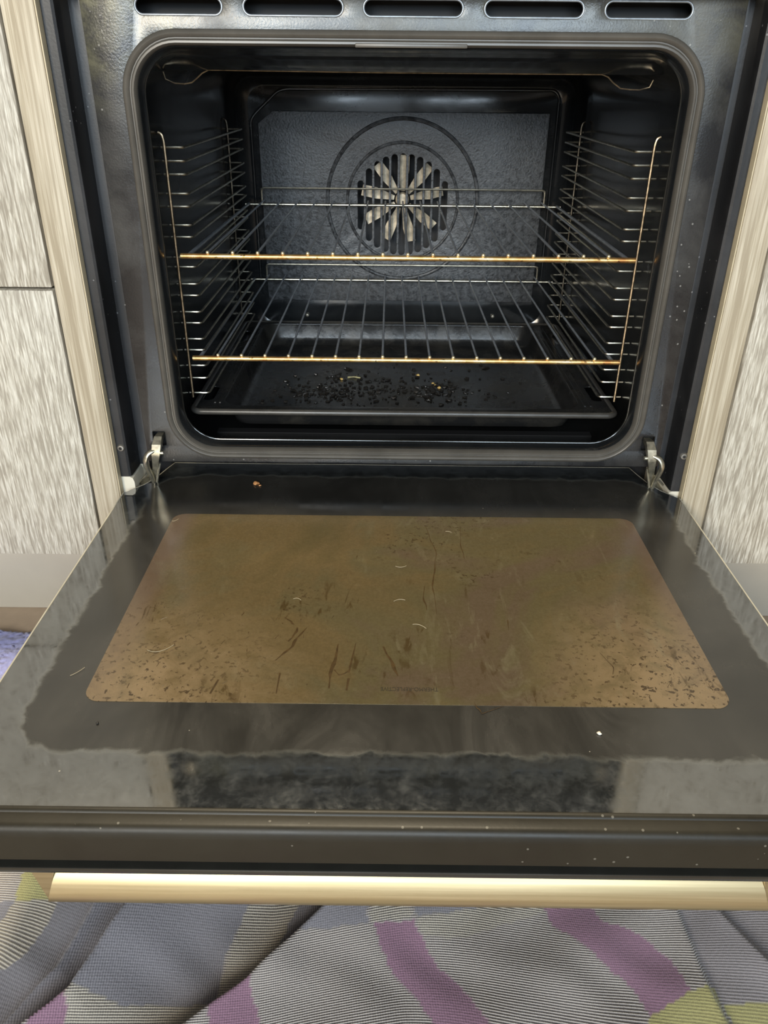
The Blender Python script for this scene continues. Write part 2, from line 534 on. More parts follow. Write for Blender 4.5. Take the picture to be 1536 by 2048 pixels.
def plate(loops, thick, bev, to):
    """filled outline with holes; `to` maps a local (x, y, z) to the world."""
    cu = bpy.data.curves.new('outline', 'CURVE')
    cu.dimensions = '2D'
    cu.fill_mode = 'BOTH'
    cu.extrude = max(thick / 2 - bev, 0.00005)
    cu.bevel_depth = bev
    cu.bevel_resolution = 2
    cu.offset = -bev
    for lp in loops:
        sp = cu.splines.new('POLY')
        sp.points.add(len(lp) - 1)
        for p, q in zip(sp.points, lp):
            p.co = (q[0], q[1], 0, 1)
        sp.use_cyclic_u = True
    o = bpy.data.objects.new('outline', cu)
    C.objects.link(o)
    bpy.context.view_layer.update()
    me = bpy.data.meshes.new_from_object(o.evaluated_get(bpy.context.evaluated_depsgraph_get()))
    bpy.data.objects.remove(o)
    bpy.data.curves.remove(cu)
    bm = BM()
    bm.from_mesh(me)
    bpy.data.meshes.remove(me)
    bmesh.ops.remove_doubles(bm, verts=bm.verts[:], dist=1e-6)
    for v in bm.verts:
        v.co = Vector(to(v.co.x, v.co.y, v.co.z))
    return bm


def xz_plate(loops, y, thick, bev):
    return plate(loops, thick, bev, lambda a, b_, c: (a, y - c, b_))


def xy_plate(loops, z, thick, bev):
    return plate(loops, thick, bev, lambda a, b_, c: (a, b_, z + c))


def add_lathe(bm, prof, center, axis, n=24):
    cx = Vector(center)
    rings = []
    for r, h in prof:
        ring = []
        for k in range(n):
            a = 2 * PI * k / n
            if axis == 'y':
                p = Vector((r * math.cos(a), h, r * math.sin(a)))
            else:
                p = Vector((r * math.cos(a), r * math.sin(a), h))
            ring.append(bm.verts.new(cx + p))
        rings.append(ring)
    for a, c in zip(rings, rings[1:]):
        for k in range(n):
            bm.faces.new((a[k], a[(k + 1) % n], c[(k + 1) % n], c[k]))
    bm.faces.new(rings[0])
    bm.faces.new(rings[-1])


# ------------------------------------------------------------------ the setting
FZ = -0.190
bm = BM(); add_box(bm, -1.7, 1.7, -3.6, 0.62, FZ - 0.03, FZ)
tag(obj('floor', bm, M['floor']), 'beige floor in front of the kitchen units', 'floor', kind='structure')
bm = BM(); add_box(bm, -1.7, 1.7, 0.62, 0.66, FZ - 0.03, 2.3)
tag(obj('wall_back', bm, M['wall']), 'kitchen wall behind the units', 'wall', kind='structure')
bm = BM(); add_box(bm, -1.4, 1.4, 0.028, 0.044, FZ, -0.084, 0.001)
tag(obj('baseboard_front', bm, M['plinth']), 'smooth taupe plinth under the wooden units', 'plinth', kind='structure')


# ------------------------------------------------------------------ kitchen units beside the oven
def front(bm, x0, x1, z0, z1):
    add_box(bm, x0, x1, -0.0200, -0.0010, z0, z1, 0.0012)


t = thing('kitchen_cabinet', 'pale oak cabinet left of the oven, split into two fronts by a horizontal gap', 'cabinet', (-0.63, 0.28, -0.083))
bm = BM(); add_box(bm, -0.925, -0.3335, 0.0005, 0.56, -0.083, 0.52)
obj('carcass', bm, M['gap'], t)
bm = BM(); front(bm, -0.924, -0.3305, 0.2125, 0.518)
obj('drawer_front', bm, M['wood'], t)
bm = BM(); front(bm, -0.924, -0.3305, -0.0815, 0.2098)
obj('door_panel', bm, M['wood'], t)

t = thing('kitchen_cabinet', 'pale oak cabinet right of the oven with one plain front', 'cabinet', (0.63, 0.28, -0.083))
bm = BM(); add_box(bm, 0.3325, 0.925, 0.0005, 0.56, -0.083, 0.52)
obj('carcass', bm, M['gap'], t)
bm = BM(); front(bm, 0.3295, 0.924, -0.0835, 0.518)
obj('door_panel', bm, M['wood'], t)

for s, xa, xb, lab in ((-1, -0.3285, -0.3012, 'narrow oak filler strip between left cabinet and oven'),
                       (1, 0.2998, 0.3276, 'narrow oak filler strip between right cabinet and oven')):
    t = thing('filler_strip', lab, 'trim strip', ((xa + xb) / 2, 0.0, -0.083))
    bm = BM(); add_box(bm, xa, xb, -0.0195, 0.0, -0.0825, 0.518, 0.0012)
    obj('front_panel', bm, M['wood_strip'], t)
    xi = xb if s < 0 else xa
    bm = BM(); add_box(bm, min(xi, xi - s * 0.0012), max(xi, xi - s * 0.0012), -0.0188, 0.02, -0.0825, 0.518, 0.0003)
    tag(obj('edge_band', bm, M['edge'], t), 'pale edge band')

for s, xa, xb, lab in ((-1, -0.3006, -0.2868, 'white side board of the oven housing, at lower left corner of oven'),
                       (1, 0.2868, 0.2992, 'white side board of the oven housing, at lower right corner of oven')):
    zt = 0.0110 if s < 0 else 0.0004
    bm = BM(); add_box(bm, xa, xb, 0.0250, 0.55, -0.083, 0.50, 0.0008)
    pl = [(xa, -0.083), (xb, -0.083), (xb, zt - 0.006), (xb - 0.0012, zt - 0.002), (xb - 0.0045, zt), (xa, zt)]
    if s > 0:
        pl = [(xa + xb - x, z) for x, z in pl]
    add_prism(bm, pl, 'y', -0.0092, 0.0250)
    tag(obj('housing_board', bm, M['white'], None, loc=((xa + xb) / 2, 0.28, -0.083)), lab, 'board')

# ------------------------------------------------------------------ the oven
XC = 0.0035
oven = thing('built_in_oven', 'dirty black built-in oven with its door folded down open', 'oven', (XC, 0.25, -0.075))

# face plate with the cavity opening, five vent slots and two hinge slots
loops = [rrect(-0.2716, 0.2742, 0.0245, 0.4480, 0.002, 2), rrect(-0.2365, 0.2435, 0.0395, 0.4105, 0.040, 10)]
for xa, xb in ((-0.2262, -0.1550), (-0.1376, -0.0558), (-0.0390, 0.0424), (0.0600, 0.1410), (0.1584, 0.2300)):
    loops.append(slot(xa, xb, 0.4303, 0.4425))
loops.append(rrect(-0.2625, -0.2500, 0.0440, 0.0595, 0.001, 2))
loops.append(rrect(0.2530, 0.2650, 0.0440, 0.0595, 0.001, 2))
obj('face_plate', xz_plate(loops, 0.0014, 0.0028, 0.0013), M['face'], oven, smooth=20)
for xa, xb in ((-0.2262, -0.1550), (-0.1376, -0.0558), (-0.0390, 0.0424), (0.0600, 0.1410), (0.1584, 0.2300)):
    bm = BM(); add_tube(bm, [(x, 0.0007, z) for x, z in slot(xa, xb, 0.4303, 0.4425)], 0.0010, 10, closed=True)
    tag(obj('vent_rim', bm, M['glint'], oven), 'rim of a vent slot, highlight painted into its colour')
bm = BM(); add_prism(bm, [(0.004, 0.4447), (0.004, 0.4462), (0.034, 0.4462), (0.034, 0.4235), (0.030, 0.4235), (0.030, 0.4447)], 'x', -0.2700, 0.2725)  # dark backing behind the slots, top plate added to block stray light
obj('vent_backing', bm, M['dark'], oven)
for xa, xb in ((-0.2660, -0.2485), (0.2510, 0.2680)):
    bm = BM(); add_box(bm, xa, xb, 0.012, 0.015, 0.038, 0.066)
    obj('hinge_pocket', bm, M['dark'], oven)

# side trims: flat strip outside, recessed channel inside
for s in (-1, 1):
    xo, xa, xb, xi = (-0.3008, -0.2885, -0.2880, -0.2722) if s < 0 else (0.2994, 0.2885, 0.2880, 0.2748)
    prof = [(xo, 0.0240), (xo, -0.0090), (xo + -s * 0.0012, -0.0100), (xa + s * 0.0030, -0.0100), (xa + s * 0.0008, -0.0088), (xa, -0.0060), (xb, 0.0215), (xi, 0.0220), (xi, 0.0004), (xi - s * 0.0012, 0.0004), (xi - s * 0.0012, 0.0240)]
    bm = BM(); add_prism(bm, prof, 'z', 0.0118 if s < 0 else 0.0010, 0.4480)
    obj('side_trim', bm, M['strip'], oven, smooth=25)
    cx = -0.2948 if s < 0 else 0.2950
    bm = BM()
    cz = 0.0452 if s < 0 else 0.0427
    add_lathe(bm, [(0.0001, -0.0106), (0.0013, -0.0106), (0.0016, -0.0124), (0.0030, -0.0122), (0.0038, -0.0112), (0.0042, -0.0096)], (cx, 0, cz), 'y', 24)
    sc = obj('screw', bm, M['screw'], oven, smooth=30)
    bm = BM()
    for k in range(3):
        a = k * PI / 3
        d = Vector((math.cos(a), 0, math.sin(a))) * 0.0017
        add_tube(bm, [Vector((cx, -0.01245, cz)) - d, Vector((cx, -0.01245, cz)) + d], 0.0003, 6)
    obj('drive_recess', bm, M['dark'], sc)

# seal round the opening
def seal(prof, x0, x1, z0, z1, r, n=12):
    bm = BM()
    rings = []
    base = rrect(x0, x1, z0, z1, r, n)
    for d, y in prof:
        pts = rrect(x0 - d, x1 + d, z0 - d, z1 + d, r + d, n)
        rings.append([bm.verts.new((p[0], y, p[1])) for p in pts])
    k = len(base)
    for a, c in zip(rings, rings[1:]):
        for i in range(k):
            bm.faces.new((a[i], a[(i + 1) % k], c[(i + 1) % k], c[i]))
    return bm
OX0, OX1, OZ0, OZ1, OR = -0.2310, 0.2375, 0.0450, 0.4070, 0.036
obj('door_seal', seal([(0.0138, 0.0004), (0.0136, -0.0030), (0.0120, -0.0056), (0.0100, -0.0064), (0.0082, -0.0054), (0.0074, -0.0034), (0.0066, -0.0034), (0.0050, -0.0060), (0.0034, -0.0062), (0.0020, -0.0040), (0.0014, 0.0000)], OX0, OX1, OZ0, OZ1, OR), M['gasket'], oven, smooth=50)
bm = BM(); add_box(bm, -0.0460, 0.0470, -0.0072, -0.0020, 0.4080, 0.4112, 0.0008)
obj('latch_strip', bm, M['gasket'], oven)

# cavity: rounded sleeve with a rolled front lip
CX0, CX1, CZ0, CZ1 = -0.2362, 0.2430, 0.0330, 0.3990
bm = BM()
rings = []
for y, x0, x1, z0, z1, r in ((0.0005, OX0 - 0.0016, OX1 + 0.0016, OZ0 - 0.0016, OZ1 + 0.0016, OR),
                             (-0.0020, OX0 - 0.0006, OX1 + 0.0006, OZ0 - 0.0006, OZ1 + 0.0006, OR),
                             (0.0005, OX0 + 0.0004, OX1 - 0.0004, OZ0 + 0.0004, OZ1 - 0.0004, OR),
                             (0.0080, OX0 + 0.0012, OX1 - 0.0012, OZ0 + 0.0012, OZ1 - 0.0012, OR),
                             (0.0130, OX0 + 0.0006, OX1 - 0.0006, OZ0 + 0.0016, OZ1 - 0.0026, OR),
                             (0.0180, OX0 - 0.0020, OX1 + 0.0020, OZ0 - 0.0030, OZ1 - 0.0040, OR),
                             (0.0300, CX0, CX1, CZ0 + 0.001, CZ1 + 0.001, 0.034),
                             (0.2300, CX0, CX1, CZ0, CZ1, 0.032),
                             (0.4200, CX0, CX1, CZ0, CZ1, 0.030),
                             (0.4400, CX0 + 0.003, CX1 - 0.003, CZ0 + 0.003, CZ1 - 0.003, 0.030),
                             (0.4520, CX0 + 0.010, CX1 - 0.010, CZ0 + 0.010, CZ1 - 0.010, 0.028),
                             (0.4570, CX0 + 0.022, CX1 - 0.022, CZ0 + 0.020, CZ1 - 0.020, 0.024)):
    rings.append([bm.verts.new((p[0], y, p[1])) for p in rrect(x0, x1, z0, z1, r, 10)])
k = len(rings[0])
for a, c in zip(rings, rings[1:]):
    for i in range(k):
        bm.faces.new((a[i], a[(i + 1) % k], c[(i + 1) % k], c[i]))
obj('cavity_liner', bm, M['liner'], oven, smooth=60)
bm = BM(); add_tube(bm, [(x, 0.0125, z) for x, z in rrect(OX0 + 0.0006, OX1 - 0.0006, OZ0 + 0.0012, OZ1 - 0.0012, OR, 10)], 0.0013, 8, closed=True)
obj('opening_bead', bm, M['lip'], oven)
obj('back_wall', xz_plate([rrect(CX0 + 0.020, CX1 - 0.020, CZ0 + 0.018, CZ1 - 0.018, 0.024), circle(0.0025, 0.2270, 0.082, 48)], 0.4580, 0.0016, 0.0003), M['liner'], oven)

# drop lip of the cavity roof and the raised border round the rear panel
lipz = [(-0.2236, 0.4000), (-0.2239, 0.3900), (-0.2225, 0.3840), (-0.2145, 0.3808), (-0.2054, 0.3803), (-0.1985, 0.3815), (-0.1935, 0.3850), (-0.1884, 0.3890), (-0.1821, 0.3917)]
lipr = [(0.1760, 0.3910), (0.1820, 0.3890), (0.1869, 0.3847), (0.1945, 0.3800), (0.2030, 0.3792), (0.2121, 0.3789), (0.2210, 0.3810), (0.2235, 0.3870), (0.2240, 0.4000)]
low = lipz + [(-0.0224, 0.3908)] + lipr
bm = BM()
add_tube(bm, [(x, 0.0585, z) for x, z in low[1:-1]], 0.0006, 6)
tag(obj('roof_edge_bead', bm, M['rail'], oven), 'thin shiny edge of the cavity roof')
bm = BM()
top = [(x, 0.4035) for x, z in low]
prof = [(0.0600, 0.0), (0.0500, 0.16), (0.0400, 0.42), (0.0300, 0.74), (0.0200, 1.05), (0.0185, 1.25)]
strip = [(CX0, 0.3915), (-0.18, 0.3912), (0.0, 0.3905), (0.18, 0.3908), (CX1, 0.3912)]
rows = [[bm.verts.new((x, y, z + (0.4020 - z) * k)) for x, z in strip] for y, k in prof]
for A, B in zip(rows, rows[1:]):
    for i in range(len(strip) - 1):
        bm.faces.new((A[i], A[i + 1], B[i + 1], B[i]))
obj('roof_lip', bm, M['liner'], oven, smooth=60)
bm = BM()
brd = [(-0.2110, 0.120), (-0.2110, 0.335), (-0.2050, 0.343), (-0.1720, 0.3715), (-0.1600, 0.3745), (0.2080, 0.3755), (0.2155, 0.368), (0.2155, 0.120)]
add_tube(bm, fillet([(x, 0.4565, z) for x, z in brd], 0.012), 0.0022, 8)
obj('border_ridge', bm, M['liner'], oven, smooth=60)

# rear panel with the fan grille
FX, FZC = 0.0025, 0.2265
loops = [[(-0.2000, 0.0890), (0.2035, 0.0890), (0.2035, 0.3475), (-0.1790, 0.3475), (-0.2000, 0.3320)]]
for i in range(-5, 6):
    x = FX + i * 0.0121
    h = math.sqrt(max(0.0690 ** 2 - (i * 0.0121) ** 2, 0.0004))
    loops.append(slot(x - 0.0042, x + 0.0042, FZC - h, FZC + h, 6))
bm = xz_plate(loops, 0.4515, 0.0030, 0.0008)
for rad, cz, rr in ((0.1085, 0.2315, 0.0028), (0.0800, 0.2300, 0.0022)):
    add_tube(bm, [(FX + rad * math.cos(a), 0.4500, cz + rad * math.sin(a)) for a in np.linspace(0, 2 * PI, 72, endpoint=False)], rr, 8, closed=True)
bmesh.ops.recalc_face_normals(bm, faces=bm.faces[:])
obj('rear_panel', bm, M['panel'], oven, smooth=24)
bm = BM()
add_lathe(bm, [(0.082, 0.458), (0.082, 0.500), (0.070, 0.505), (0.001, 0.505)], (FX, 0, 0.2270), 'y', 32)
bmesh.ops.delete(bm, geom=[f for f in bm.faces if len(f.verts) > 4][:1], context='FACES_ONLY')
obj('fan_housing', bm, M['dark'], oven, recalc=False)
bm = BM()
for kx, ang in enumerate([12, 50, 88, 128, 168, 208, 247, 284, 322]):
    a = R(ang)
    d = Vector((math.cos(a), 0, math.sin(a)))
    p = Vector((-math.sin(a), 0, math.cos(a)))
    c0 = Vector((FX, 0.466, 0.2330))
    q = [c0 + d * 0.012 - p * 0.003, c0 + d * 0.040 - p * 0.0080, c0 + d * 0.060 - p * 0.0072, c0 + d * 0.060 + p * 0.0068, c0 + d * 0.038 + p * 0.0068, c0 + d * 0.012 + p * 0.003]
    off = [0, 0.002, 0.004, -0.004, -0.002, 0]
    A = [bm.verts.new(v + Vector((0, o, 0))) for v, o in zip(q, off)]
    B = [bm.verts.new(v + Vector((0, o + 0.0012, 0))) for v, o in zip(q, off)]
    bm.faces.new(A); bm.faces.new(B[::-1])
    for i in range(6):
        bm.faces.new((A[i], A[(i + 1) % 6], B[(i + 1) % 6], B[i]))
fan = obj('fan', bm, M['fan'], oven)
bm = BM(); add_lathe(bm, [(0.001, 0.4620), (0.008, 0.4625), (0.010, 0.4660), (0.010, 0.4720), (0.006, 0.4740)], (FX, 0, 0.2330), 'y', 20)
obj('fan_hub', bm, M['fan'], fan)
for x, z in ((-0.1421, 0.0647), (0.1462, 0.0654)):
    bm = BM(); add_lathe(bm, [(0.0005, 0.4530), (0.0020, 0.4533), (0.0030, 0.4550), (0.0032, 0.4575)], (x, 0, z), 'y', 16)
    tag(obj('screw', bm, M['screwhead'], oven), 'dull metal screw head low on the rear wall')

bm = BM(); add_box(bm, -0.2970, 0.2970, -0.0220, 0.0040, 0.4470, 0.5200, 0.001)
obj('control_panel', bm, M['control'], oven)
bm = BM(); add_box(bm, -0.2840, 0.2840, 0.0600, 0.0720, -0.0750, 0.0345)
obj('base_panel', bm, M['dark'], oven)

# ------------------------------------------------------------------ oven door, folded down
bm = BM()
add_prism(bm, [(-0.2965, -0.4330), (0.2965, -0.4330), (0.2965, -0.0260), (0.2610, 0.0100), (0.2600, 0.0480), (-0.2580, 0.0480), (-0.2590, 0.0100), (-0.2965, -0.0260)], 'z', -0.0330, -0.0042)
add_prism(bm, [(-0.2965, -0.0260), (-0.2590, 0.0120), (-0.2590, 0.0400), (-0.2830, 0.0400), (-0.2965, -0.0180)], 'z', -0.0330, -0.0200)
add_prism(bm, [(0.2965, -0.0260), (0.2590, 0.0120), (0.2590, 0.0400), (0.2830, 0.0400), (0.2965, -0.0180)], 'z', -0.0330, -0.0200)
door = obj('oven_door', bm, M['lip'], oven, smooth=30)
GL = [(-0.2945, -0.4335), (0.2945, -0.4335), (0.2945, -0.0240), (0.2900, -0.0190)]
nr = [(0.2900, -0.0190), (0.2800, -0.0070), (0.2710, 0.0120), (0.2650, 0.0330), (0.2610, 0.0505)]
nl = [(-0.2584, 0.0506), (-0.2640, 0.0330), (-0.2700, 0.0110), (-0.2780, -0.0050), (-0.2895, -0.0190)]
outline = GL[:3] + nr + nl + [(-0.2945, -0.0240)]
obj('inner_glass', xy_plate([outline], -0.0022, 0.0040, 0.0006), M['frit'], door, smooth=8)
bm = BM(); add_tube(bm, [(x, y, -0.0010) for x, y in nr[::1]] + [(x, y, -0.0010) for x, y in nl], 0.0010, 6)
for s in (-1, 1):
    add_tube(bm, [(s * 0.2948, -0.4335, -0.0010), (s * 0.2948, -0.0240, -0.0010)], 0.0011, 6)
tag(obj('glass_edge', bm, M['glassedge'], door), 'pale ground edge of the door glass')
wn = rrect(-0.2290, 0.2300, -0.3418, -0.0700, 0.012, 8)
obj('viewing_window', xy_plate([wn], 0.00000, 0.0005, 0.00005), M['window'], door, smooth=8)

# printed words, reading from the hinge side
cu = bpy.data.curves.new('lettering', 'FONT')
cu.body = 'THERMO-REFLECTIVE'
cu.align_x = 'CENTER'
cu.align_y = 'CENTER'
cu.size = 0.0056
cu.extrude = 0.00004
cu.offset = 0.0
to = bpy.data.objects.new('lettering', cu)
C.objects.link(to)
bpy.context.view_layer.update()
me = bpy.data.meshes.new_from_object(to.evaluated_get(bpy.context.evaluated_depsgraph_get()))
bpy.data.objects.remove(to)
xs = [v.co.x for v in me.vertices]
k = 0.0416 / (max(xs) - min(xs))
me.transform(Matrix.Translation((0.0022, -0.3258, 0.00031)) @ Matrix.Rotation(PI, 4, 'Z') @ Matrix.Scale(k, 4, (1, 0, 0)))
tag(finish(me, 'lettering', M['ink'], door, 30, None), 'small dark printed words THERMO-REFLECTIVE, upside down')

# front edge of the door
prof = [(-0.4326, -0.0045), (-0.4326, 0.0003), (-0.4340, 0.0005), (-0.4356, -0.0002), (-0.4362, -0.0012), (-0.4370, -0.0012), (-0.4430, -0.0004), (-0.4462, -0.0016), (-0.4478, -0.0046), (-0.4486, -0.0090), (-0.4480, -0.0285), (-0.4440, -0.0300), (-0.4400, -0.0300), (-0.4332, -0.0300)]
bm = BM(); add_prism(bm, prof, 'x', -0.2970, 0.2970)
obj('edge_trim', bm, M['trim'], door, smooth=50)
bm = BM(); add_box(bm, -0.2975, 0.2975, -0.4492, -0.0220, -0.0395, -0.0345, 0.0012)
obj('outer_glass', bm, M['lip'], door)
bm = BM()
pr = [(-0.4310, -0.0500), (-0.4360, -0.0545), (-0.4405, -0.0605), (-0.4432, -0.0670), (-0.4440, -0.0720), (-0.4432, -0.0755), (-0.4405, -0.0772), (-0.4270, -0.0772), (-0.4270, -0.0500)]
xl = lambda z: -0.2215 - (-0.0520 - z) / 0.0252 * 0.0070
A = [bm.verts.new((xl(z), y, z)) for y, z in pr]
B = [bm.verts.new((0.0012 - xl(z), y, z)) for y, z in pr]
n = len(pr)
for i in range(n):
    bm.faces.new((A[i], A[(i + 1) % n], B[(i + 1) % n], B[i]))
bm.faces.new(A); bm.faces.new(B[::-1])
obj('handle', bm, M['handle'], door, smooth=50)
for s in (-1, 1):
    bm = BM()
    poly = [(-0.2380, -0.0395), (-0.2195, -0.0395), (-0.2218, -0.0520), (-0.2285, -0.0772), (-0.2300, -0.0772)]
    if s > 0:
        poly = [(0.0012 - x, z) for x, z in poly]
    add_prism(bm, poly, 'y', -0.4395, -0.4270)
    obj('handle_post', bm, M['handle'], door, smooth=30)

# hinges in the notches of the glass
for s in (-1, 1):
    hx = -0.2562 if s < 0 else 0.2597
    o1 = -1 if s < 0 else 1
    h = None
    bm = BM()
    arm = [(0.0, 0.0080, 0.0530), (0.0, -0.0030, 0.0530), (0.0008, -0.0085, 0.0480), (0.0022, -0.0100, 0.0400), (0.0048, -0.0070, 0.0300), (0.0080, -0.0020, 0.0180), (0.0110, 0.0030, 0.0040), (0.0118, 0.0060, -0.0160)]
    L = [Vector((hx + o1 * u, y, z)) for u, y, z in arm]
    wid = [0.0050, 0.0060, 0.0068, 0.0070, 0.0060, 0.0050, 0.0044, 0.0040]
    half = [0.0034, 0.0040, 0.0046, 0.0044, 0.0034, 0.0028, 0.0024, 0.0022]
    va, vb = [], []
    for i, p in enumerate(L):
        tt = (L[min(i + 1, len(L) - 1)] - L[max(i - 1, 0)]).normalized()
        nn_ = Vector((0, -tt.z, tt.y)).normalized()
        for lst, dx in ((va, -half[i]), (vb, half[i])):
            lst.append((bm.verts.new(p + nn_ * wid[i] * 0.5 + Vector((dx, 0, 0))), bm.verts.new(p - nn_ * wid[i] * 0.5 + Vector((dx, 0, 0)))))
    for i in range(len(L) - 1):
        for lst in (va, vb):
            bm.faces.new((lst[i][0], lst[i + 1][0], lst[i + 1][1], lst[i][1]))
        for e in (0, 1):
            bm.faces.new((va[i][e], va[i + 1][e], vb[i + 1][e], vb[i][e]))
    for e in (0, -1):
        bm.faces.new((va[e][0], va[e][1], vb[e][1], vb[e][0]))
    hinge = obj('hinge', bm, M['steel'], oven, smooth=35)
    bm = BM()
    hook = fillet([(hx + o1 * 0.0030, -0.0090, 0.0430), (hx + o1 * 0.0100, -0.0130, 0.0410), (hx + o1 * 0.0140, -0.0150, 0.0330), (hx + o1 * 0.0136, -0.0110, 0.0230), (hx + o1 * 0.0128, -0.0030, 0.0080), (hx + o1 * 0.0124, 0.0030, -0.0060)], 0.006, 4)
    add_tube(bm, hook, 0.0027, 10, sx=1.35)
    obj('hinge_hook', bm, M['steel'], hinge)
    bm = BM()
    add_prism(bm, [(hx + o1 * 0.0315, 0.0044), (hx + o1 * 0.0190, 0.0052), (hx + o1 * 0.0215, 0.0380), (hx + o1 * 0.0270, 0.0370)], 'z', -0.0070, -0.0052)
    add_tube(bm, [(hx + o1 * 0.0318, 0.0040, -0.0045), (hx + o1 * 0.0180, 0.0300, 0.0060), (hx + o1 * 0.0130, -0.0020, 0.0150)], 0.0011, 8)
    add_tube(bm, [(hx + o1 * 0.0020, -0.0040, 0.0250), (hx + o1 * 0.0085, -0.0030, 0.0020)], 0.0013, 8)
    obj('hinge_leaf', bm, M['steel'], hinge)
    bm = BM(); add_tube(bm, [(hx - 0.0055, -0.0105, 0.0400), (hx + 0.0055, -0.0105, 0.0400)], 0.0022, 12)
    obj('hinge_pin', bm, M['steel'], hinge)

# baked-on drips and stuck fibres on the window
def smear(bm, pts, w, z=0.00028, h=0.00008):
    pts = fillet([(x, y, 0) for x, y in pts], 0.01, 4)
    n = len(pts)
    ph = random.uniform(0, 6)
    pts = [p + Vector((math.sin(i * 0.9 + ph), math.cos(i * 0.7 + ph), 0)) * min(w * 0.45, 0.0010) for i, p in enumerate(pts)] if n > 6 else pts
    rows = []
    for i, p in enumerate(pts):
        tt = (pts[min(i + 1, n - 1)] - pts[max(i - 1, 0)]).normalized()
        q = Vector((-tt.y, tt.x, 0))
        ww = w * (0.35 + 0.65 * math.sin(PI * (i + 0.5) / n)) * random.uniform(0.3, 1.05)
        rows.append([bm.verts.new(p + q * ww * k + Vector((0, 0, z + (h if k == 0 else 0)))) for k in (-0.5, 0, 0.5)])
    for a, c in zip(rows, rows[1:]):
        for k in (0, 1):
            bm.faces.new((a[k], a[k + 1], c[k + 1], c[k]))
bm = BM()
for pts, w in (([(0.0222, -0.0880), (0.0272, -0.1158), (0.0311, -0.1428), (0.0300, -0.1600)], 0.0014),
               ([(0.0300, -0.1500), (0.0276, -0.1682), (0.0252, -0.1997), (0.0260, -0.2358)], 0.0016),
               ([(0.0565, -0.0900), (0.0550, -0.1250), (0.0560, -0.1450), (0.0575, -0.1500)], 0.0012),
               ([(-0.0980, -0.2950), (-0.0900, -0.2850), (-0.0850, -0.2700), (-0.0790, -0.2550)], 0.0030),
               ([(-0.0920, -0.2720), (-0.0860, -0.2640), (-0.0870, -0.2560)], 0.0032),
               ([(-0.0970, -0.2420), (-0.0930, -0.2480), (-0.0880, -0.2500)], 0.0022),
               ([(-0.0560, -0.3250), (-0.0545, -0.3050), (-0.0530, -0.2760)], 0.0034),
               ([(-0.0540, -0.3050), (-0.0470, -0.3130), (-0.0410, -0.3050), (-0.0380, -0.2730)], 0.0030),
               ([(-0.0430, -0.3280), (-0.0420, -0.3150)], 0.0024),
               ([(-0.0160, -0.2780), (-0.0120, -0.2960), (-0.0050, -0.3110)], 0.0034),
               ([(0.0180, -0.2300), (0.0170, -0.2150), (0.0180, -0.1950)], 0.0020),
               ([(-0.0930, -0.3320), (-0.0930, -0.3100)], 0.0016),
               ([(-0.1400, -0.3330), (-0.1370, -0.3180)], 0.0026),
               ([(0.0480, -0.3380), (0.0500, -0.3460), (0.0520, -0.3500)], 0.0012),
               ([(0.0520, -0.3500), (0.0680, -0.3420)], 0.0010),
               ([(0.1530, -0.3080), (0.1560, -0.2960), (0.1500, -0.2820)], 0.0020),
               ([(0.0830, -0.2550), (0.0840, -0.2420)], 0.0012)):
    smear(bm, pts, w)
for i in range(100):
    x, y = random.choice([(random.gauss(-0.17, 0.03), random.gauss(-0.29, 0.028)), (random.gauss(0.20, 0.018), random.gauss(-0.312, 0.018)), (random.gauss(-0.11, 0.05), random.gauss(-0.25, 0.04))])
    if abs(x) < 0.222 and -0.338 < y < -0.06:
        a = random.uniform(0.7, 2.2)
        l = abs(random.gauss(0, 0.0028)) + 0.0008
        smear(bm, [(x, y), (x + l * math.cos(a), y + l * math.sin(a))], random.uniform(0.0003, 0.0013))
tag(obj('grease_marks', bm, M['grease'], door, recalc=False), 'dark baked-on drips and flecks', kind='stuff')
bm = BM()
for (x, y, a, l, bnd) in ((-0.188, -0.287, 0.35, 0.020, 0.25), (-0.2420, -0.3120, 0.9, 0.012, 0.1), (-0.09, -0.215, 2.9, 0.007, 0.3), (0.012, -0.25, 2.7, 0.012, 0.2),
                          (-0.002, -0.165, 0.1, 0.010, 0.2), (-0.004, -0.215, 0.2, 0.010, -0.2), (-0.225, -0.085, 0.7, 0.007, 0.3), (0.045, -0.100, 2.8, 0.006, 0.2)):
    pts = [(x + l * (t - 0.5) * math.cos(a) - bnd * l * (t - 0.5) ** 2 * math.sin(a), y + l * (t - 0.5) * math.sin(a) + bnd * l * (t - 0.5) ** 2 * 4 * math.cos(a), 0.0006) for t in np.linspace(0, 1, 7)]
    add_tube(bm, pts, 0.00019, 5)
tag(obj('stray_fibres', bm, M['hair'], door), 'pale stray fibres stuck to the glass', kind='stuff')

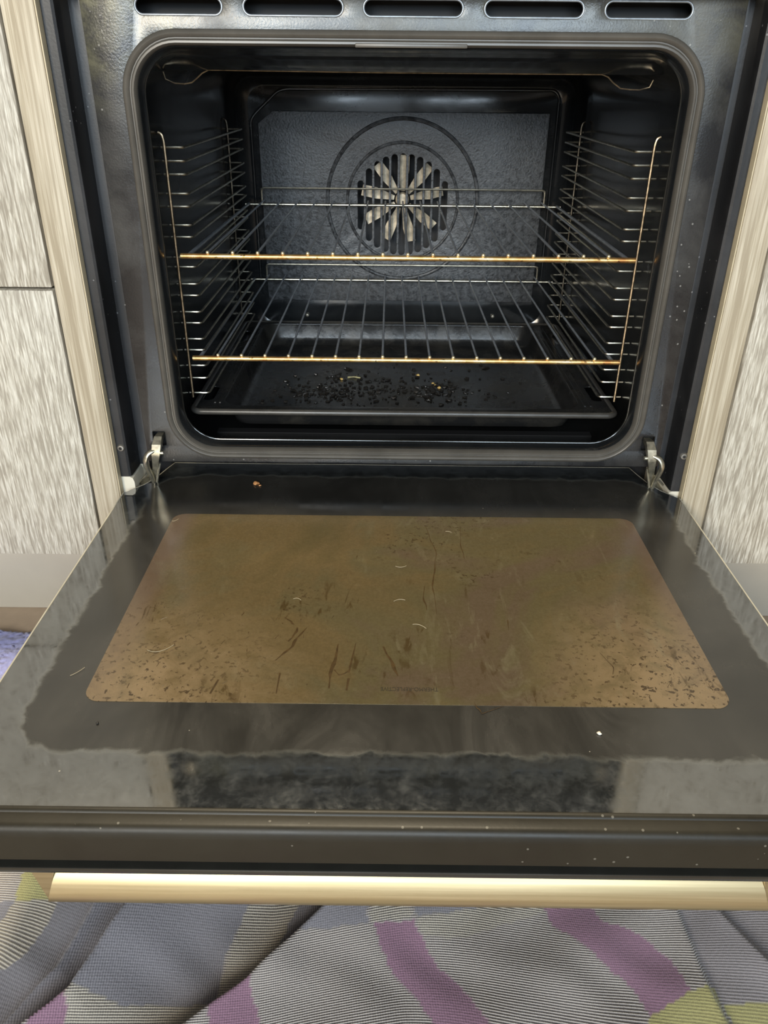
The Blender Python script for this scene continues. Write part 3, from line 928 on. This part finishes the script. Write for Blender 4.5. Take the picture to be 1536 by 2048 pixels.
# ------------------------------------------------------------------ side racks
RZS = [0.3270, 0.3150, 0.3032, 0.2857, 0.2738, 0.2564, 0.2450, 0.2252, 0.2157, 0.1985, 0.1868, 0.1696, 0.1579, 0.1407, 0.1286, 0.1113, 0.0972, 0.0800]
for s, lab in ((-1, 'wire shelf guide hooked on the left wall of the oven cavity'), (1, 'wire shelf guide hooked on the right wall of the oven cavity')):
    wall = CX0 + 0.0008 if s < 0 else CX1 - 0.0008
    post = -0.2312 if s < 0 else 0.2348
    inn = -0.2135 if s < 0 else 0.2175
    t = thing('shelf_guide', lab, 'oven shelf guide', (wall, 0.22, 0.078))
    for nm, y in (('front_post', 0.0600), ('rear_post', 0.3850)):
        bm = BM()
        add_tube(bm, fillet([(post, y, 0.0760), (post, y, 0.3330), (post + s * 0.0012, y, 0.3385), (post + s * 0.0045, y, 0.3400)], 0.006, 4), 0.0015, 8)
        obj(nm, bm, M['rail'] if nm == 'front_post' else M['dim_wire'], t)
    for i, z in enumerate(RZS):
        bm = BM()
        pts = fillet([(wall, 0.0636, z), (inn, 0.0630, z), (inn + s * 0.0012, 0.4020, z), (wall, 0.4020, z)], 0.005, 4)
        add_tube(bm, pts, 0.00125, 8)
        obj('runner', bm, M['chrome'], t)


# ------------------------------------------------------------------ wire shelves
def rack(z, y0, y1, xc, lab):
    t = thing('wire_shelf', lab, 'oven shelf', (xc, (y0 + y1) / 2, z), 'wire shelves in the oven')
    h = 0.2268
    bm = BM(); add_tube(bm, [(xc - h, y0, z), (xc + h, y0, z)], 0.0027, 10)
    tag(obj('front_bar', bm, M['goldbar'], t), 'heat-browned golden front bar')
    bm = BM(); add_tube(bm, [(xc - h + 0.002, y1, z), (xc + h - 0.002, y1, z)], 0.0020, 10)
    obj('rear_bar', bm, M['chrome'], t)
    for s in (-1, 1):
        bm = BM(); add_tube(bm, [(xc + s * 0.2195, y0 + 0.001, z + 0.0005), (xc + s * 0.2195, y1, z + 0.0005)], 0.0019, 8)
        obj('side_rail', bm, M['rod'], t)
    for i in range(17):
        x = xc + (i - 8) * 0.02495
        bm = BM(); add_tube(bm, [(x, y0 - 0.0005, z + 0.0036), (x, y1 + 0.014, z + 0.0036)], 0.00125, 8)
        r_ = obj('rod', bm, M['rod'], t)
        bm = BM(); bmesh.ops.create_icosphere(bm, subdivisions=2, radius=0.0019, matrix=Matrix.Translation((x, y0 - 0.0010, z + 0.0038)))
        tag(obj('rod_end', bm, M['tip'], r_, smooth=180), 'bright melted tip of a rod')
    bm = BM()
    add_tube(bm, fillet([(xc - 0.2010, y1 + 0.002, z), (xc - 0.2010, y1 + 0.002, z + 0.0215), (xc + 0.2010, y1 + 0.002, z + 0.0215), (xc + 0.2010, y1 + 0.002, z)], 0.005, 4), 0.0014, 8)
    obj('back_stop', bm, M['chrome'], t)
    return t


rack(0.2295, 0.0476, 0.4287, 0.0029, 'upper wire shelf with golden front bar')
rack(0.1245, 0.0476, 0.4287, 0.0034, 'lower wire shelf with golden front bar, just above the baking tray')

# ------------------------------------------------------------------ baking tray
t = thing('baking_tray', 'black enamel baking tray with crumbs at the bottom of the oven cavity', 'baking tray', (0.0025, 0.22, 0.038))
TZ = 0.0675
pan0 = rrect(-0.1990, 0.1990, 0.0560, 0.3900, 0.022, 6)
loops = [rrect(-0.2300, 0.2345, 0.0400, 0.4020, 0.010, 6), pan0]
loops += [slot(-0.2240, -0.2125, 0.0720, 0.1180, 6), slot(-0.2240, -0.2125, 0.300, 0.350, 6),
          slot(0.2170, 0.2285, 0.0800, 0.1300, 6), slot(0.2170, 0.2285, 0.300, 0.350, 6)]
bm = xy_plate(loops, TZ, 0.0020, 0.0009)
for x in (-0.2085, -0.2030, 0.2045, 0.2110):
    add_tube(bm, [(x, 0.0640, TZ + 0.0005), (x, 0.3800, TZ + 0.0005)], 0.0012, 6)
obj('rim', bm, M['tray'], t, smooth=24)
bm = BM(); add_tube(bm, [(x, y, TZ - 0.0008) for x, y in rrect(-0.2292, 0.2337, 0.0408, 0.4012, 0.010, 6)], 0.0034, 12, closed=True)
obj('rolled_edge', bm, M['rim'], t)
bm = BM()
rings = []
for d, z, r in ((0.0005, TZ + 0.0005, 0.022), (-0.001, TZ - 0.002, 0.022), (-0.006, 0.050, 0.022), (-0.009, 0.0430, 0.020), (-0.014, 0.0405, 0.018), (-0.06, 0.0402, 0.014)):
    rings.append([bm.verts.new((x, y, z)) for x, y in rrect(-0.1990 - d, 0.1990 + d, 0.0560 - d, 0.3900 + d, r, 6)])
k = len(rings[0])
for a, c in zip(rings, rings[1:]):
    for i in range(k):
        bm.faces.new((a[i], a[(i + 1) % k], c[(i + 1) % k], c[i]))
bm.faces.new(rings[-1])
obj('pan', bm, M['tray'], t, smooth=60)


def lump(bm, p, r, sq=(1, 1, 0.6), sub=1):
    mtx = Matrix.Translation(p) @ Matrix.Rotation(random.uniform(0, 6.28), 4, 'Z') @ Matrix.Diagonal((*sq, 1))
    rr = bmesh.ops.create_icosphere(bm, subdivisions=sub, radius=r, matrix=mtx)
    for v in rr['verts']:
        v.co += Vector((random.uniform(-1, 1), random.uniform(-1, 1), random.uniform(-0.6, 0.6))) * r * 0.32


TB = 0.0403
bm = BM()
for i in range(520):
    cx, cy, sx_, sy_ = random.choice([(-0.075, 0.200, 0.045, 0.030), (-0.035, 0.185, 0.050, 0.030), (0.05, 0.18, 0.022, 0.018), (-0.10, 0.165, 0.035, 0.015), (0.0, 0.21, 0.09, 0.05)])
    x, y = random.gauss(cx, sx_), random.gauss(cy, sy_)
    if -0.18 < x < 0.18 and 0.075 < y < 0.37:
        r = abs(random.gauss(0.0011, 0.0008)) + 0.0004
        lump(bm, (x, y, TB + r * 0.3), r, (random.uniform(0.8, 2.0), 1, 0.55))
tag(obj('burnt_crumbs', bm, M['crumb'], None, smooth=30, loc=(-0.03, 0.19, TB)), 'black burnt crumbs scattered over the baking tray', 'crumbs', kind='stuff')

for nm, lab, cat, mat, parts in (
    ('food_crumb', 'yellow crumb on the baking tray, left and in front of the dried twig', 'crumb', 'golden', [((-0.0765, 0.2240, TB + 0.0012), 0.0019, (1.2, 1, 0.7))]),
    ('food_crumb', 'round golden crumb near the middle of the baking tray, behind the other golden crumbs', 'crumb', 'golden', [((0.0240, 0.2420, TB + 0.0014), 0.0022, (1, 1, 0.7))]),
    ('food_crumb', 'golden crumb between the round one behind and the flat one in front', 'crumb', 'golden', [((0.0430, 0.2110, TB + 0.0012), 0.0018, (1, 1.3, 0.6)), ((0.0455, 0.2060, TB + 0.0010), 0.0014, (1.2, 1, 0.6))]),
    ('food_crumb', 'flat golden crumb nearest the tray front, right of the tray middle', 'crumb', 'golden', [((0.0500, 0.1960, TB + 0.0012), 0.0022, (1.7, 1, 0.55))]),
    ('food_flake', 'small orange food flake on the far left of the open door', 'food flake', 'flake', [((-0.1565, -0.0020, 0.0010), 0.0031, (1.8, 1, 0.3)), ((-0.1525, -0.0060, 0.0007), 0.0013, (1, 1.3, 0.4))]),
    ('food_crumb', 'small dark speck on the black border of the door, front left corner', 'crumb', 'crumb', [((-0.2104, -0.3635, 0.0006), 0.0010, (1, 1, 0.7))]),
    ('food_crumb', 'small pale crumb on the black border of the door, front right', 'crumb', 'pale', [((0.1290, -0.3677, 0.0008), 0.0013, (1.3, 1, 0.7))]),
):
    bm = BM()
    for p, r, sq in parts:
        lump(bm, p, r, sq, 2)
    tag(obj(nm, bm, M[mat], None, smooth=180, loc=parts[0][0]), lab, cat)
bm = BM()
add_tube(bm, [(-0.0690, 0.2335, TB + 0.0010), (-0.0600, 0.2320, TB + 0.0016), (-0.0520, 0.2300, TB + 0.0010)], [0.0005, 0.0009, 0.0011], 6)
add_tube(bm, [(-0.0690, 0.2300, TB + 0.0008), (-0.0610, 0.2320, TB + 0.0012), (-0.0570, 0.2380, TB + 0.0008)], 0.0005, 6)
tag(obj('herb_twig', bm, M['herb'], None, loc=(-0.06, 0.232, TB)), 'dried herb twig lying on the baking tray', 'twig')


# ------------------------------------------------------------------ checked cloth on the floor
COL = {'lav': ((0.225, 0.218, 0.245), 0.10), 'cream': ((0.47, 0.435, 0.375), 0.8), 'olive': ((0.40, 0.37, 0.16), 0.25),
       'mauve': ((0.285, 0.165, 0.235), 0.12), 'gray': ((0.300, 0.275, 0.285), 0.45), 'base': ((0.45, 0.415, 0.390), 0.9)}
PATCH = [
('gray',[(0.2154,-0.3571),(0.4200,-0.3400),(0.4200,-0.4400),(0.2806,-0.4358),(0.2572,-0.4379),(0.2262,-0.4423),(0.2205,-0.4261)]),
('lav',[(-0.2732,-0.3617),(-0.2600,-0.3000),(-0.1000,-0.3000),(-0.1185,-0.3617),(-0.1312,-0.4105),(-0.1318,-0.4411),(-0.1336,-0.4445),(-0.1934,-0.4493),(-0.2315,-0.4447),(-0.2393,-0.4655),(-0.2931,-0.4662),(-0.3089,-0.4329),(-0.2920,-0.4226),(-0.2789,-0.4106),(-0.2718,-0.3808)]),
('cream',[(-0.3069,-0.3665),(-0.2742,-0.3643),(-0.2718,-0.3808),(-0.2789,-0.4106),(-0.2920,-0.4226),(-0.3089,-0.4329),(-0.3229,-0.4035),(-0.3093,-0.3834)]),
('olive',[(-0.3121,-0.3150),(-0.2904,-0.3148),(-0.2742,-0.3643),(-0.3065,-0.3674)]),
('lav',[(-0.3402,-0.3670),(-0.3065,-0.3674),(-0.3093,-0.3834),(-0.3229,-0.4035)]),
('cream',[(-0.1185,-0.3617),(-0.0789,-0.3612),(-0.0946,-0.4081),(-0.1118,-0.4275),(-0.1316,-0.4418),(-0.1317,-0.4271),(-0.1273,-0.4009)]),
('lav',[(-0.0791,-0.3590),(-0.0266,-0.3583),(-0.0258,-0.3897),(-0.0791,-0.3971),(-0.0946,-0.4081)]),
('mauve',[(-0.1377,-0.4496),(-0.1118,-0.4275),(-0.0968,-0.4638),(-0.1000,-0.5400),(-0.1400,-0.5400),(-0.1313,-0.4642)]),
('mauve',[(-0.2477,-0.4656),(-0.2387,-0.4441),(-0.2315,-0.4447),(-0.2275,-0.4654),(-0.2300,-0.5400),(-0.2700,-0.5400)]),
('cream',[(-0.2315,-0.4447),(-0.1934,-0.4493),(-0.1336,-0.4445),(-0.1482,-0.4644),(-0.2268,-0.4654)]),
('cream',[(-0.0255,-0.3583),(0.0056,-0.3578),(0.0067,-0.3811),(-0.0240,-0.3868)]),
('mauve',[(-0.0228,-0.3876),(0.0089,-0.3823),(0.0160,-0.3990),(0.0230,-0.4104),(0.0422,-0.4319),(0.0653,-0.4618),(0.1100,-0.5400),(0.0700,-0.5400),(0.0245,-0.4623),(0.0082,-0.4393),(-0.0058,-0.4254),(-0.0131,-0.4146)]),
('lav',[(0.0056,-0.3578),(0.0684,-0.3656),(0.0109,-0.3811)]),
('cream',[(0.0109,-0.3819),(0.0684,-0.3656),(0.1133,-0.3607),(0.1115,-0.3714),(0.0434,-0.3939),(0.0151,-0.3931)]),
('mauve',[(0.0950,-0.3200),(0.1300,-0.3200),(0.1456,-0.3581),(0.1473,-0.3645),(0.1551,-0.3812),(0.1807,-0.3929),(0.1923,-0.4044),(0.2005,-0.4192),(0.2042,-0.4351),(0.1703,-0.4507),(0.1643,-0.4321),(0.1458,-0.4125),(0.1291,-0.3955),(0.1162,-0.3837),(0.1097,-0.3586)]),
('olive',[(0.1703,-0.4507),(0.2042,-0.4351),(0.2221,-0.4296),(0.2255,-0.4598),(0.1640,-0.4605)]),
('olive',[(0.2262,-0.4423),(0.2572,-0.4379),(0.2806,-0.4358),(0.2699,-0.4592),(0.2255,-0.4598)]),
]
FOLD = [([(-0.2000,-0.3000),(-0.2038,-0.3635),(-0.2060,-0.3763),(-0.2302,-0.4479),(-0.2518,-0.4709),(-0.3000,-0.5400)], 0.0230, 0.030),
        ([(-0.0200,-0.3300),(-0.0450,-0.3613),(-0.0560,-0.3730),(-0.1101,-0.4334),(-0.1525,-0.4696),(-0.2200,-0.5400)], 0.0150, 0.040),
        ([(0.2060,-0.3200),(0.2074,-0.3577),(0.2117,-0.3727),(0.2157,-0.4337),(0.2212,-0.4650),(0.2300,-0.5400)], -0.0080, 0.030),
        ([(0.2200,-0.3200),(0.2435,-0.3616),(0.2478,-0.3743),(0.2667,-0.4096),(0.2801,-0.4311),(0.3300,-0.5000)], -0.0060, 0.022),
        ([(-0.2330,-0.3000),(-0.2351,-0.3639),(-0.2374,-0.3746),(-0.2484,-0.4273),(-0.2750,-0.4712),(-0.3200,-0.5400)], 0.0120, 0.014)]
x0, x1, y0, y1, nx, ny = -0.46, 0.44, -0.56, -0.20, 460, 190
gx, gy = np.meshgrid(np.linspace(x0, x1, nx), np.linspace(y0, y1, ny), indexing='ij')
gx, gy = gx.ravel(), gy.ravel()


def inside(poly, px, py):
    r = np.zeros(len(px), bool)
    n = len(poly)
    for i in range(n):
        (xa, ya), (xb, yb) = poly[i], poly[(i + 1) % n]
        cnd = ((ya > py) != (yb > py))
        r ^= cnd & (px < (xb - xa) * (py - ya) / (yb - ya + 1e-12) + xa)
    return r


def wob(px, py, f, ph):
    return np.sin(px * f + 1.7 * np.sin(py * f * 0.7 + ph) + ph) * np.cos(py * f * 0.8 + 1.1 * np.sin(px * f * 0.6) + ph * 2)


hgt = 0.0022 * wob(gx, gy, 34, 0.5) + 0.0014 * wob(gx, gy, 71, 2.1) + 0.005
for pl, amp, lam in FOLD:
    best = np.full(len(gx), 9.0)
    sgn = np.zeros(len(gx))
    for (xa, ya), (xb, yb) in zip(pl, pl[1:]):
        dx, dy = xb - xa, yb - ya
        tt = np.clip(((gx - xa) * dx + (gy - ya) * dy) / (dx * dx + dy * dy), 0, 1)
        ex, ey = gx - xa - tt * dx, gy - ya - tt * dy
        d = np.hypot(ex, ey)
        up = d < best
        best[up] = d[up]
        sgn[up] = np.sign(dx * ey - dy * ex)[up]
    right = sgn > 0                       # east of a fold that runs towards the viewer
    if amp < 0:
        right = ~right
    a = abs(amp)
    hgt += np.where(right, a * np.exp(-best / lam), a * np.exp(-(best / 0.0035) ** 2) - 0.35 * a * (best / 0.012) * np.exp(-best / 0.012))
hgt = np.maximum(hgt, 0.0012)
edge = np.minimum.reduce([gx - x0, x1 - gx, gy - y0, y1 - gy])
hgt *= np.clip(edge / 0.02, 0.15, 1)
jx = 0.0012 * wob(gx, gy, 210, 0.3)
jy = 0.0012 * wob(gy, gx, 190, 1.3)
col = np.tile(np.array([*COL['base'][0], 1.0]), (len(gx), 1))
rib = np.full(len(gx), COL['base'][1])
for kname, poly in PATCH:
    mk = inside(poly, gx + jx, gy + jy)
    col[mk, :3] = COL[kname][0]
    rib[mk] = COL[kname][1]
verts = np.stack([gx, gy, FZ + hgt], 1)
idx = np.arange(nx * ny).reshape(nx, ny)
faces = np.stack([idx[:-1, :-1], idx[1:, :-1], idx[1:, 1:], idx[:-1, 1:]], -1).reshape(-1, 4)
me = bpy.data.meshes.new('checked_cloth')
me.from_pydata(verts.tolist(), [], faces.tolist())
ca = me.color_attributes.new('weave', 'FLOAT_COLOR', 'POINT')
ca.data.foreach_set('color', col.astype(np.float32).ravel())
fa = me.attributes.new('rib', 'FLOAT', 'POINT')
fa.data.foreach_set('value', rib.astype(np.float32))
ul = me.uv_layers.new(name='UVMap')
li = np.zeros(len(me.loops), np.int32)
me.loops.foreach_get('vertex_index', li)
u_ = gx + 0.010 * wob(gx, gy, 11, 0.2)
v_ = gy + 0.05 * gx * np.where(gx > 0, 1, -1) + 0.018 * wob(gx, gy, 13, 1.0) - 0.12 * np.maximum(-gx - 0.1, 0) + hgt * 0.9
ul.data.foreach_set('uv', np.stack([u_[li], v_[li]], 1).astype(np.float32).ravel())
o = finish(me, 'checked_cloth', M['cloth'], None, 180, (0, -0.38, FZ))
tag(o, 'rumpled grey, mauve and olive checked cloth on the floor below the door', 'cloth')

# blue fluffy mat
x0, x1, y0, y1, nx, ny = -1.02, -0.335, -0.215, -0.0225, 300, 90
rng = np.random.default_rng(3)
gx, gy = np.meshgrid(np.linspace(x0, x1, nx), np.linspace(y0, y1, ny), indexing='ij')
hh = 0.006 + 0.0016 * wob(gx, gy, 60, 0.4) + 0.0012 * wob(gx, gy, 160, 1.4) + rng.normal(0, 0.0008, gx.shape)
edge = np.minimum.reduce([gx - x0, x1 - gx, gy - y0, y1 - gy])
hh *= np.clip(edge / 0.006, 0.05, 1) ** 0.5
gy2 = gy + np.where(edge < 0.006, rng.normal(0, 0.0011, gx.shape), 0)
verts = np.stack([gx.ravel(), gy2.ravel(), (FZ + hh).ravel()], 1)
idx = np.arange(nx * ny).reshape(nx, ny)
faces = np.stack([idx[:-1, :-1], idx[1:, :-1], idx[1:, 1:], idx[:-1, 1:]], -1).reshape(-1, 4)
me = bpy.data.meshes.new('fleece_mat')
me.from_pydata(verts.tolist(), [], faces.tolist())
o = finish(me, 'fleece_mat', M['fleece'], None, 180, (-0.65, -0.12, FZ))
tag(o, 'fluffy blue mat on the floor at the left plinth', 'mat')
